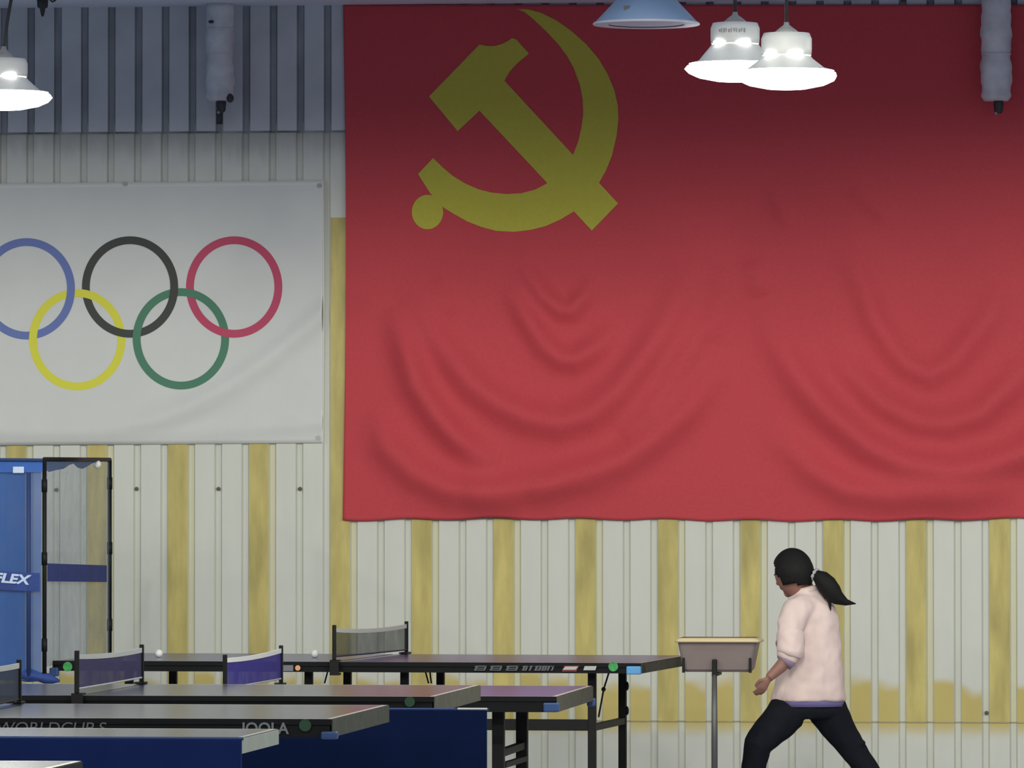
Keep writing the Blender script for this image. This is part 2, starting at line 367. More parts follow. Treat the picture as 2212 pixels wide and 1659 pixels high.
hammer = [(205,640),(540,295),(590,305),(640,305),(690,292),(735,268),(755,252),(785,262),(868,355),(790,420),(740,475),(705,535),(1460,1350),(1285,1530),(540,735),(395,870)]
sickle = [(790,60),(860,62),(950,85),(1050,135),(1150,205),(1250,295),(1330,390),(1390,490),(1435,600),(1458,700),(1462,790),(1450,900),(1420,1030),(1380,1130),(1335,1210),
 (1260,1310),(1160,1407),(1080,1455),(980,1500),(880,1525),(770,1538),(650,1532),(550,1505),(460,1470),(370,1420),(305,1380),(215,1285),(132,1155),(232,1048),
 (290,1105),(360,1165),(440,1215),(530,1255),(620,1278),(720,1288),(820,1282),(910,1258),(985,1218),(1080,1130),(1160,1030),(1195,940),(1215,850),(1228,760),(1225,660),(1205,560),(1165,450),(1120,370),(1060,290),(980,205),(900,130),(840,80)]
def plate(name, poly, parent, m, Y, th):
    bm = bmesh.new(); n = len(poly)
    off = Vector((0,0,0)); p = parent
    while p is not None: off += Vector(p.location); p = p.parent
    vs = [bm.verts.new(at(x, y, Y)-off) for x, y in poly]; f = bm.faces.new(vs)
    r = bmesh.ops.extrude_face_region(bm, geom=[f])
    bmesh.ops.translate(bm, vec=(0, th, 0), verts=[v for v in r['geom'] if isinstance(v, bmesh.types.BMVert)])
    bmesh.ops.triangulate(bm, faces=bm.faces, ngon_method='EAR_CLIP'); bmesh.ops.recalc_face_normals(bm, faces=bm.faces)
    me = bpy.data.meshes.new(name); bm.to_mesh(me); bm.free(); me.materials.append(m)
    return link(name, me, parent)
em = plate('sickle', [ez(*p) for p in sickle], flag, M['yellow'], YF-.0026, .0008); em['label'] = 'yellow printed sickle'
em = plate('hammer', [ez(*p) for p in hammer], flag, M['yellow'], YF-.0032, .0008); em['label'] = 'yellow printed hammer'
em = plate('sickle_knob', [ez(195+104*math.cos(a*math.pi/24), 1407+114*math.sin(a*math.pi/24)) for a in range(48)], flag, M['yellow'], YF-.0020, .0008)

# ---------------------------------------------------------------- banner with five rings
YB = YW-.014
ban = thing('banner', at(350, 960, YB), 'white vinyl banner with five coloured interlocking rings on the ribbed wall', 'banner')
bmb = MB(); BX = np.linspace(-640, 697, 110); BY = np.linspace(0, 1, 60)
BXs = [-640, -637] + list(BX[1:-1]) + [694, 697]
def btop(x): return 389.5 + (697-x)*.0095
def bbot(x): return 957 + (697-x)*.0075
def bwave(x, v):
    u = (x-150)/520
    sag = math.exp(-((v-.80-.16*(1-u*u)+.25*max(0,u)**2)/.05)**2)*.034 + math.exp(-((v-.93-.05*(1-u*u))/.03)**2)*.020
    return (sag + .0012*math.sin(x/45.+3*v))*min(1, v*4, (1-v)*12)
for v in BY:
    for x in BXs:
        p = at(x, btop(x)+(bbot(x)-btop(x))*v, YB); bmb.v.append((p.x, YB-bwave(x, v), p.z))
nb = len(BXs)
for j in range(len(BY)-1):
    for i in range(nb-1):
        hem = i == 0 or i == nb-2 or j == 0 or j == len(BY)-2
        a = j*nb+i; bmb.f.append([a, a+nb, a+nb+1, a+1]); bmb.m.append(1 if i in (0, nb-2) or j in (0,) else 0)
c = part('vinyl_sheet', bmb, [M['vinyl'], M['hem']], ban, smooth=True)
c.modifiers.new('thick', 'SOLIDIFY').thickness = .0012
# white rope hem on the right edge
part('hem', MB().loft([at(697, 390, YB-.001), at(699, 660, YB-.001), at(697, 957, YB-.001)], .0045, 6), M['hem'], ban)
def ring(name, cx, cy, m, over, label, rx=104, ry=109.5, wd=17):
    mb = MB(); N = 96
    for k in range(N):
        a = 2*math.pi*k/N; lift = 0.0018
        for oa in over:
            dd = abs((math.degrees(a)-oa+180) % 360-180); lift += .0022*max(0, 1-dd/14)**.5 if dd < 14 else 0
        for r, t in ((0, 0), (wd, 0), (wd, .0008), (0, .0008)):
            x = cx+(rx-r)*math.cos(a); y = cy-(ry-r)*math.sin(a)
            v = (y-btop(x))/(bbot(x)-btop(x)); p = at(x, y, YB); mb.v.append((p.x, YB-bwave(x, v)-.0008-lift+t, p.z))
    for k in range(N):
        for q in range(4):
            a = k*4+q; b = k*4+(q+1) % 4; a2 = ((k+1) % N)*4+q; b2 = ((k+1) % N)*4+(q+1) % 4
            mb.f.append([a, b, b2, a2]); mb.m.append(0)
    o = part(name, mb, m, ban); o['label'] = label
ring('ring', 58, 624, M['ring_blue'], [352], 'blue ring')
ring('ring', 281, 620, M['ring_black'], [354, 262], 'black ring')
ring('ring', 506, 620, M['ring_red'], [262], 'red ring')
ring('ring', 167, 734, M['ring_yellow'], [172, 82], 'yellow ring')
ring('ring', 391, 732, M['ring_green'], [172, 80], 'green ring')
gm = MB().lathe([(.004,-.001),(.013,-.001),(.013,.002),(.004,.002)], seg=12).mesh('grommet', [M['steel']])
for x, y in ((270,397),(690,401),(268,948),(687,946)):
    o = link('grommet', gm, ban); o.location = at(x, y, YB-.003)-Vector(ban.location); o.rotation_euler = (math.pi/2, 0, 0)

# ---------------------------------------------------------------- tables
LEG = .037
def square(mb, a, b, w, h=None):
    """square bar from a to b"""
    a = Vector(a); b = Vector(b); h = h or w; t = (b-a).normalized()
    s_ = t.cross(Vector((0,0,1))) if abs(t.z) < .9 else Vector((1,0,0)); s_.normalize(); u = s_.cross(t)
    vs = []
    for p in (a, b):
        for i, j in ((-1,-1),(1,-1),(1,1),(-1,1)): vs.append(p + s_*(i*w/2) + u*(j*h/2))
    return mb.add(vs, [(0,1,2,3),(7,6,5,4),(0,4,5,1),(1,5,6,2),(2,6,7,3),(3,7,4,0)])
def table(name, label, halves, y0, y1, z, top, end, legs, dz=.055, legw=LEG, group='table tennis tables in rows', ly=(.18, .42)):
    """halves: (x left, x right, outer side); legs: x positions of near/far pairs"""
    xc = sum(h[0]+h[1] for h in halves)/(2*len(halves)); t = thing(name, (xc, (y0+y1)/2, 0), label, 'table', group)
    for xa, xb, side in halves:
        mb = MB(); th = .020
        xs = [xa] + ([xa+.02] if side < 0 else []) + ([xb-.02] if side > 0 else []) + [xb]; ys = [y0, y0+.02, y1-.02, y1]
        mb.box(xa, xb, y0, y1, z-th, z-.0004, 2)
        for i in range(len(xs)-1):
            for j in range(3):
                edge = j != 1 or (side < 0 and i == 0) or (side > 0 and i == len(xs)-2)
                mb.add([(xs[i],ys[j],z),(xs[i+1],ys[j],z),(xs[i+1],ys[j+1],z),(xs[i],ys[j+1],z)], [(0,1,2,3)], 1 if edge else 0)
        part('tabletop', mb, [top, M['line'], M['apron']], t)
        fr = MB(); b = .006; zt = z-th; zb = z-dz
        fr.box(xa+b, xb-b, y0+b, y0+b+.03, zb, zt); fr.box(xa+b, xb-b, y1-b-.03, y1-b, zb, zt)
        fr.box(xa+b, xa+b+.03, y0+b+.03, y1-b-.03, zb, zt); fr.box(xb-b-.03, xb-b, y0+b+.03, y1-b-.03, zb, zt)
        part('apron', fr, M['apron'], t)
        if side:
            xe = xb if side > 0 else xa; q = MB().box(min(xe, xe+side*.004), max(xe, xe+side*.004), y0+.003, y1-.003, zb, z-.002)
            part('end_board', q, end, t, label='grey end board')
    for x in legs:
        for y in (y0+ly[0], y1-ly[1]):
            lg = part('leg', MB().box(x-legw/2, x+legw/2, y-legw/2, y+legw/2, .03, z-dz+.002), M['black_metal'], t, bevel=.004)
            part('foot', MB().lathe([(.02,0),(.028,.004),(.028,.026),(.018,.034)], (x, y, 0), 12), M['rubber'], lg)
        cb = MB(); square(cb, (x, y0+ly[0]+legw/2, .455), (x, y1-ly[1]-legw/2, .455), .03, .03); part('crossbar', cb, M['black_metal'], t)
    return t
def bumper(t, x0, x1, y, z0, z1, m, label=None):
    o = part('corner_bumper', MB().box(x0, x1, y-.012, y+.02, z0, z1), m, t, bevel=.006)
    if label: o['label'] = label
def sticker(t, px, py, y, r, m, label):
    p = at(px, py, y); N = 20; mb = MB()
    mb.rings([[Vector((p.x+r*math.cos(2*math.pi*k/N), y+d, p.z+r*math.sin(2*math.pi*k/N))) for k in range(N)] for d in (0, .0015)])
    part('round_sticker', mb, m, t, label=label)
def px_x(px, y, py=1430): return at(px, py, y).x

# far table by the wall
Y1 = 28.8
t1 = table('ping_pong_table', 'farthest table tennis table, nearest the wall, pale tub at its right end',
  [(px_x(106,Y1), px_x(714,Y1), -1), (px_x(722,Y1), px_x(1389,Y1), 1)], Y1, Y1+1.525, .760, M['top_purple'], M['apron_end'],
  [px_x(268,Y1+.18), px_x(661,Y1+.18), px_x(870,Y1+.18), px_x(1278,Y1+.18)], dz=.048)
lb = MB(); square(lb, (px_x(870,Y1+.18)+LEG/2, Y1+.18, at(1200,1565,Y1+.18).z), (px_x(1278,Y1+.18)-LEG/2, Y1+.18, at(1200,1565,Y1+.18).z), .03, .052); part('long_rail', lb, M['black_metal'], t1)
br = MB(); br.loft([at(1313,1450,Y1+.25), at(1301,1488,Y1+.25), at(1290,1548,Y1+.25)], .0045, 6); part('brace', br, M['black_metal'], t1)
part('knob', MB().ball(at(1301,1488,Y1+.24), .011, 10), M['black_metal'], t1)
for a, b in (((696,1450),(689,1476)), ((909,1450),(916,1476)), ((919,1452),(922,1476))):
    br = MB(); br.loft([at(*a, Y1+.4), at(*b, Y1+.4)], .004, 6); part('brace', br, M['black_metal'], t1)
for py in (1481, 1534):
    q = at(1349, py, Y1+1.1); part('leg_bracket', MB().ball((px_x(1278,Y1+.18)+.022, q.y, q.z), (.010, .02, .022), 10), M['black_metal'], t1)
q0 = at(1358, 1438, Y1); q1 = at(1390, 1456, Y1); bumper(t1, q0.x, q1.x, Y1-.002, q1.z, q0.z, M['bumper_light'], 'light blue corner bumper')
q0 = at(99, 1443, Y1); q1 = at(118, 1462, Y1); bumper(t1, q0.x, q1.x, Y1-.002, q1.z, q0.z, M['bumper_dark'], 'dark blue corner bumper')
sticker(t1, 1329, 1439, Y1-.002, .0225, M['green'], 'round green sticker'); sticker(t1, 138, 1441, Y1-.002, .0225, M['green'], 'round green sticker')
# slanted grey maker's lettering too blurred to read: strokes of the same shapes
def strokes(name, t, quads, m, y, label=None):
    mb = MB()
    for (xa, xb, ya, yb, sl) in quads:
        pts = [(xa+sl, ya), (xb+sl, ya), (xb, yb), (xa, yb)]
        f = [at(a, b, y) for a, b in pts]; g_ = [v+Vector((0, .0015, 0)) for v in f]
        mb.add(f+g_, [(0,1,2,3),(7,6,5,4),(0,4,5,1),(1,5,6,2),(2,6,7,3),(3,7,4,0)])
    part(name, mb, m, t, label=label)
qs = []
for xa, xb in ((1026,1050),(1060,1084),(1095,1119),(1130,1140),(1145,1152),(1157,1170),(1172,1182),(1184,1191),(1193,1196)):
    qs += [(xa, xb, 1437.5, 1439.8, 5), (xa, xa+4, 1439.8, 1448, 4)]
    if xb-xa > 8: qs += [(xa+4, xb-4, 1442, 1444, 3), (xb-4, xb, 1439.8, 1448, 4), (xa+4, xb-4, 1446, 1448, 1)]
strokes('lettering', t1, qs, M['grey_print'], Y1-.0018, 'slanted grey lettering')
strokes('emblem', t1, [(1219,1247,1439,1446,6)], M['white_print'], Y1-.0024, 'white slanted mark'); strokes('emblem', t1, [(1217,1249,1437,1450,6)], M['red_print'], Y1-.0014, 'dark red slanted mark')
strokes('emblem', t1, [(1264,1290,1438,1447,3)], M['white_print'], Y1-.002, 'white slanted mark')
t1_end = True
strokes('label', t1, [(609,632,1437,1450,0)], M['grey_print2'], Y1-.002, 'pale paper label'); sticker(t1, 642, 1443, Y1-.003, .0125, M['orange_print'], 'round orange sticker')

t1.rotation_euler.z = math.radians(-3.5); t1.location.x += .047
# lower violet table behind the second one
Y2b = 25.65; xr = px_x(1202, Y2b, 1498)
t2b = table('ping_pong_table', 'low violet-topped table tennis table with open black legs, behind the dark blue barrier',
  [(xr-2.74, xr-1.375, -1), (xr-1.365, xr, 1)], Y2b, Y2b+1.525, .700, M['top_purple'], M['apron_end'],
  [xr-2.74+.3, xr-1.95, px_x(1077, Y2b+.2, 1550)], dz=.065, legw=.05, ly=(.2, .42))
sl = MB(); square(sl, at(1088,1653,Y2b+.25), at(1136,1638,Y2b+1.05), .022); part('brace', sl, M['black_metal'], t2b)
q0 = at(1174,1518,Y2b); q1 = at(1208,1538,Y2b); bumper(t2b, q0.x, q1.x, Y2b-.002, q1.z, q0.z, M['bumper_dark'], 'dark blue corner bumper')
q0 = at(1268,1508,Y2b+1.525); q1 = at(1284,1526,Y2b+1.525); bumper(t2b, q0.x, q1.x+.004, Y2b+1.525, q1.z, q0.z, M['bumper_dark'], 'dark blue corner bumper')
# second
Y2 = 23.65; xr = px_x(937, Y2, 1502)
t2 = table('ping_pong_table', 'grey table tennis table with a navy net, between dark blue barrier and violet table',
  [(xr-2.74, xr-1.375, -1), (xr-1.365, xr, 1)], Y2, Y2+1.525, .760, M['top_blue'], M['apron_end'], [xr-2.4, xr-1.8, xr-.95, xr-.35], dz=.062)
sticker(t2, 885, 1516, Y2-.002, .02, M['green_dim'], 'round dark green sticker')
# third
Y3 = 21.15; xr = px_x(716, Y3, 1548)
t3 = table('ping_pong_table', 'grey table tennis table with grey lettering along its black apron',
  [(xr-2.74, xr-1.375, -1), (xr-1.365, xr, 1)], Y3, Y3+1.5, .760, M['top_blue'], M['apron_end2'], [xr-2.4, xr-1.8, xr-1.15, xr-.56], dz=.062)
text('lettering', 'WORLDCUP S', .054, M['grey_print'], t3, at(-9, 1583, Y3-.001), shear=.15, width=.378)['label'] = 'wide grey lettering'
text('lettering', 'JOOLA', .054, M['grey_print2'], t3, at(522, 1584.5, Y3-.001), width=.168, bold=.0012)['label'] = 'grey block lettering'
sticker(t3, 659, 1567, Y3-.002, .021, M['green_dim'], 'round dark green sticker')
q0 = at(694,1580,Y3); q1 = at(730,1597,Y3); bumper(t3, q0.x, q1.x, Y3-.002, q1.z, q0.z, M['bumper_dark'], 'dark blue corner bumper')
# fourth
Y4 = 18.82; xr = at(600, 1574, Y4+1.525).x
t4 = table('ping_pong_table', 'table tennis table with a pale green-grey end board above the nearer navy barrier',
  [(xr-2.74, xr-1.375, -1), (xr-1.365, xr, 1)], Y4, Y4+1.525, .755, M['top_blue'], M['apron_pale'], [xr-2.4, xr-1.8, xr-1.3, xr-.75], dz=.050)
# fifth
Y5 = 16.1; xr = at(176, 1644, Y5+1.525).x
t5 = table('ping_pong_table', 'nearest table tennis table, only its bright corner showing in front of the navy barrier',
  [(xr-2.74, xr-1.375, -1), (xr-1.365, xr, 1)], Y5, Y5+1.525, .760, M['top_blue'], M['apron'], [xr-2.4, xr-1.8, xr-.95, xr-.35], dz=.060)

# ---------------------------------------------------------------- nets across the tables
def net(label, near, far, near_low, far_low, m, tape, sag=.010, cord=None, tape_h=.019, zt=.76, dz=.062, e0=0, e1=0):
    """near / far: (px, py top, Y)"""
    a1 = at(*near); a0 = at(near[0], near_low, near[2]); b1 = at(*far); b0 = at(far[0], far_low, far[2])
    t = thing('table_net', ((a0.x+b0.x)/2, (a0.y+b0.y)/2, min(a0.z, b0.z)), label, 'net', 'nets clamped across the tables')
    for lo, hi, sgn in ((a0, a1, -1), (b0, b1, 1)):
        p = part('post', MB().box(lo.x-.009, lo.x+.009, lo.y-.008, lo.y+.008, zt+.009, hi.z), M['black_metal'], t, bevel=.003)
        ed = e0 if sgn < 0 else e1; yo = lo.y+sgn*.012; yi = ed-sgn*.05; ya_, yb_ = min(yo, yi), max(yo, yi)
        cl = MB().box(lo.x-.02, lo.x+.022, ya_, yb_, zt+.002, zt+.009).box(lo.x-.02, lo.x+.022, ya_, yb_, zt-dz-.014, zt-dz-.003)
        yk = ed+sgn*.010; cl.box(lo.x-.02, lo.x+.022, min(yo, yk), max(yo, yk), zt-dz-.003, zt+.002); part('clamp', cl, M['black_metal'], p)
    N = 24; ta = a1-Vector((0,0,.014)); tb = b1-Vector((0,0,.014))
    T = [ta.lerp(tb, i/N) - Vector((0,0,sag*4*(i/N)*(1-i/N))) for i in range(N+1)]
    B = [(a0+Vector((0,0,.012))).lerp(b0+Vector((0,0,.012)), i/N) for i in range(N+1)]
    mb = MB(); mb.v = [tuple(p-Vector((0,0,tape_h))) for p in T]+[tuple(p) for p in B]
    mb.f = [[i, i+1, N+2+i, N+1+i] for i in range(N)]; mb.m = [0]*N; part('netting', mb, m, t)
    tp = MB()
    for i in range(N):
        p, q = T[i], T[i+1]; d = Vector((0, .0, -tape_h)); k = Vector((.003, 0, 0))
        vs = [p-k, q-k, q-k+d, p-k+d, p+k, q+k, q+k+d, p+k+d]
        tp.add(vs, [(0,1,2,3),(7,6,5,4),(0,4,5,1),(2,6,7,3)])
    part('top_tape', tp, tape, t)
    part('bottom_cord', MB().loft([B[0]+Vector((0,0,.002)), B[N//2]+Vector((0,0,.001)), B[N]+Vector((0,0,.002))], .004, 6), cord or M['tape_dim'], t)
    return t
net('grey see-through net with white tape on the table nearest the wall', (722,1350,Y1-.024), (878,1342,Y1+1.62), 1425, 1410, M['net_grey'], M['tape'], .012, M['cord_blue'], dz=.048, e0=Y1-.006, e1=Y1+1.53)
net('bright violet net with white tape on the low violet table, left of the grey net', (486,1414,Y2b-.024), (607,1394,Y2b+1.545), 1494, 1473, M['net_violet'], M['tape'], .008, zt=.70, dz=.065, e0=Y2b, e1=Y2b+1.525)
net('dusky navy net with grey tape, just right of the black-framed ball screen', (166,1405,Y2-.024), (306,1392,Y2+1.545), 1496, 1471, M['net_navy'], M['tape_dim'], .008, e0=Y2, e1=Y2+1.525)
net('dark net end at the left edge, on the table with the lettered apron', (-110,1432,Y3-.024), (41,1424,Y3+1.52), 1550, 1519, M['net_dark'], M['tape_dim'], .01, M['black_metal'], e0=Y3, e1=Y3+1.5)

# ---------------------------------------------------------------- balls
def ball(label, c): 
    o = MB().ball((0,0,0), .020, 20).build('ping_pong_ball', M['ball'], smooth=True); o.location = c
    tag(o, label, 'ball', 'white balls')
p = at(343, 1420, Y1+.7); ball('white ball resting on the far table between the navy net and the violet net', (p.x, p.y, .780))
p = at(680, 1420, Y1+.7); ball('white ball resting on the far table just left of the grey net', (p.x, p.y, .780))

# ---------------------------------------------------------------- ball-catching screen at the table end
ya, yb = Y1-.03, Y1+1.56
A0 = at(96, 1470, ya); A1 = at(96, 992, ya); B1 = at(237, 993, yb); B0 = at(237, 1418, yb)
scr_t = thing('ball_catch_screen', (A0.x, (ya+yb)/2, A0.z), 'blue netted ball-catching screen on black frame at the left end of the far table', 'ball screen')
for lo, hi in ((A0, A1), (B0, B1)):
    po = part('frame_post', MB().loft([lo, hi], .0105, 10), M['black_metal'], scr_t, smooth=True)
    for k in (.16, .55, .88):
        c = lo.lerp(hi, k); part('joint_sleeve', MB().loft([c-Vector((0,0,.03)), c+Vector((0,0,.03))], .0135, 10), M['black_metal'], po, smooth=True)
part('top_bar', MB().loft([A1, B1], .0105, 10), M['black_metal'], scr_t, smooth=True)
dA = A0.lerp(A1, .04); 
def quad_sheet(p00, p10, p11, p01, n=12, k=8, bow=0.0, rag=None):
    mb = MB()
    for j in range(k+1):
        for i in range(n+1):
            u, v = i/n, j/k; q = (Vector(p00).lerp(Vector(p10), u)).lerp(Vector(p01).lerp(Vector(p11), u), v)
            q.x += bow*math.sin(u*math.pi)*math.sin(v*math.pi); mb.v.append(tuple(q))
    for j in range(k):
        for i in range(n): a = j*(n+1)+i; mb.f.append([a, a+1, a+n+2, a+n+1]); mb.m.append(0)
    return mb
part('end_net', quad_sheet(A0.lerp(A1, .06), B0.lerp(B1, .02), B1, A1, bow=-.03), M['catch_net'], scr_t, smooth=True)
za = at(96,1217,ya).z; zb = at(96,1256,ya).z; zc = at(228,1221,yb).z; zd = at(228,1257,yb).z
part('end_band', quad_sheet((A0.x+.011, ya+.01, za), (B0.x-.004, yb-.06, zc), (B0.x-.004, yb-.06, zd), (A0.x+.011, ya+.01, zb)), M['blue_cloth'], scr_t)
rag = MB(); prof = [(0,0.045),(.08,.06),(.2,.05),(.3,.045),(.38,.028),(.45,.02),(.52,.04),(.60,.045),(.66,.035),(.74,.02),(.8,.012)]
for u, d in prof:
    q = A1.lerp(B1, .02+u*.98); rag.v += [(q.x-.006, q.y, q.z-.006), (q.x-.010, q.y, q.z-d)]
for i in range(len(prof)-1): rag.f.append([2*i, 2*i+1, 2*i+3, 2*i+2]); rag.m.append(0)
part('torn_net_edge', rag, M['blue_bright'], scr_t)
# wing towards the left, facing the hall
yw_ = ya-.02; L = -260
W0 = at(88, 990, yw_)
wn = quad_sheet(at(L,1470,yw_), at(90,1470,yw_), at(90,995,yw_), at(L,992,yw_), 24, 10)
part('side_net', wn, M['catch_net2'], scr_t)
part('side_net', quad_sheet(at(L,1470,yb), at(54,1470,yb), at(54,1000,yb), at(L,1000,yb)), M['catch_net2'], scr_t)
wt = quad_sheet(at(L,1022,yw_-.012), at(92,1020,yw_-.012), at(92,996,yw_-.012), at(L,993,yw_-.012), 16, 2)
part('top_band', wt, M['blue_bright'], scr_t)
part('top_rail', MB().loft([at(L,991,yw_-.014), at(92,994,yw_-.014)], .008, 8), M['blue_dark'], scr_t)
part('sleeve_pole', MB().loft([at(62,1460,yw_-.006), at(62,1020,yw_-.006)], .0105, 10), M['blue_dark'], scr_t, smooth=True)
bd = quad_sheet(at(L,1262,yw_-.016), at(86,1278,yw_-.016), at(86,1238,yw_-.016), at(L,1222,yw_-.016), 10, 2)
part('lettered_band', bd, M['blue_cloth'], scr_t)
text('lettering', 'FLEX', .060, M['letter'], scr_t, at(-15, 1256, yw_-.019), tilt=math.radians(4.5), shear=.18, width=.178, bold=.0022)['label'] = 'pale slanted lettering'
mk = MB(); p0 = at(28, 1022, yw_-.014); p1 = at(52, 1008, yw_-.014); mk.box(p0.x, p1.x, yw_-.018, yw_-.014, p0.z, p1.z); part('emblem', mk, M['letter'], scr_t, bevel=.006, label='small white mark')
tr = MB().loft([at(44,1462,yw_+.03), at(62,1458,yw_+.03), at(84,1462,yw_+.03), at(106,1467,yw_+.03), at(128,1471,yw_+.03)], [(.03,.02),(.045,.034),(.04,.022),(.042,.028),(.02,.006)], 14)
part('ball_trough', tr, M['blue_cloth'], scr_t, smooth=True)
c = at(210, 1003, Y1+1.23); o = MB().ball((0,0,0), .020, 20).build('ping_pong_ball', M['ball'], smooth=True); o.location = c; tag(o, 'white ball caught under the top bar of the black-framed screen', 'ball', 'white balls')

# ---------------------------------------------------------------- barriers
def barrier(label, x1, x0, y, h, m, lit_end=False):
    t = thing('court_barrier', ((x0+x1)/2, y, 0), label, 'barrier', 'blue court barriers'); 
    part('cloth_panel', MB().box(x0+.006, x1-.006, y-.012, y+.012, .05, h-.006), m, t, bevel=.003)
    fr = MB(); part('top_tube', MB().loft([(x0, y, h-.004), (x1, y, h-.004)], .005, 8), M['blue_dark'], t)
    if lit_end: part('edge_trim', MB().loft([(x1-.115, y-.004, h-.002), (x1-.004, y-.004, h-.002)], .0045, 8), M['white_print'], t)  # lit stretch of the dark top tube, painted as a light-coloured piece
    for x in (x0+.02, x1-.02):
        part('foot', MB().box(x-.015, x+.015, y-.18, y+.18, 0, .03), M['black_metal'], t); part('upright', MB().box(x-.01, x+.01, y-.005, y+.005, .03, h-.008), M['black_metal'], t)
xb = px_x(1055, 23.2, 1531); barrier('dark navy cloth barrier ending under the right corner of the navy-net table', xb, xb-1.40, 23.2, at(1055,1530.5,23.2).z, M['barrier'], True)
xb = px_x(526, 18.6, 1600); barrier('brighter navy cloth barrier under the pale-ended table', xb, xb-1.40, 18.6, at(300,1592,18.6).z, M['barrier_front'])

# ---------------------------------------------------------------- tub on a stand
YT = 28.45
tc_ = at(1545, 1452, YT); tub = thing('ball_tub_stand', (tc_.x, YT+.14, 0), 'mauve-grey plastic ball tub with cream rim on a grey pole stand', 'ball tub')
zt = at(1548, 1384, YT).z; zb = at(1548, 1452, YT).z; xa0 = at(1463,1384,YT).x; xa1 = at(1634,1384,YT).x; xb0 = at(1474,1452,YT).x; xb1 = at(1622,1452,YT).x
def rrect(x0, x1, y0, y1, z, r=.02, n=5):
    out = []
    for cx, cy, a0 in ((x1-r,y1-r,0),(x0+r,y1-r,90),(x0+r,y0+r,180),(x1-r,y0+r,270)):
        for k in range(n): a = math.radians(a0+90*k/(n-1)); out.append(Vector((cx+r*math.cos(a), cy+r*math.sin(a), z)))
    return out
d_ = .28
tm = MB().rings([rrect(xb0+.012, xb1-.012, YT+.032, YT+d_-.032, zb), rrect(xb0, xb1, YT+.02, YT+d_-.02, zb+.012), rrect(xa0, xa1, YT, YT+d_, zt),
   rrect(xa0+.004, xa1-.004, YT+.004, YT+d_-.004, zt), rrect(xb0+.004, xb1-.004, YT+.024, YT+d_-.024, zb+.014)], cap=False)
tm.add(rrect(xb0+.012, xb1-.012, YT+.032, YT+d_-.032, zb), [tuple(range(20))]); tm.add(rrect(xb0+.004, xb1-.004, YT+.024, YT+d_-.024, zb+.014), [tuple(range(20))])
part('tub', tm, M['tub'], tub, smooth=False)
x0, x1 = at(1457,1384,YT-.012).x, at(1641,1384,YT-.012).x
rm = MB().rings([rrect(xa0+.004, xa1-.004, YT+.004, YT+d_-.004, zt), rrect(x0, x1, YT-.014, YT+d_+.014, zt-.008, .03), rrect(x0, x1, YT-.014, YT+d_+.014, zt+.002, .03), rrect(xa0+.006, xa1-.006, YT+.006, YT+d_-.006, zt+.012)], cap=False)
part('rim', rm, M['tub_rim'], tub, smooth=True)
for q in ((xb0+.004, .0), (xb1-.004, .0)):
    part('corner_strap', MB().box(q[0]-.006, q[0]+.006, YT+.006, YT+.03, zb-.003, zb+.065), M['black_metal'], tub)
xp = at(1543,1500,YT-.01).x
part('clip', MB().box(xp-.011, xp+.012, YT-.01, YT+.014, zb-.01, at(1543,1424,YT).z), M['black_metal'], tub, bevel=.005)
part('under_bar', MB().box(xp-.012, xp+.012, YT-.01, YT+d_, zb-.018, zb-.004), M['black_metal'], tub)
part('stand_pole', MB().loft([(xp, YT, .03), (xp, YT, .42), (xp, YT, zb-.012)], [.0145, .0145, .012], 14), M['pole'], tub, smooth=True)
part('stand_base', MB().lathe([(.16,0),(.16,.012),(.03,.03),(.02,.06)], (xp, YT, 0), 24), M['black_metal'], tub)

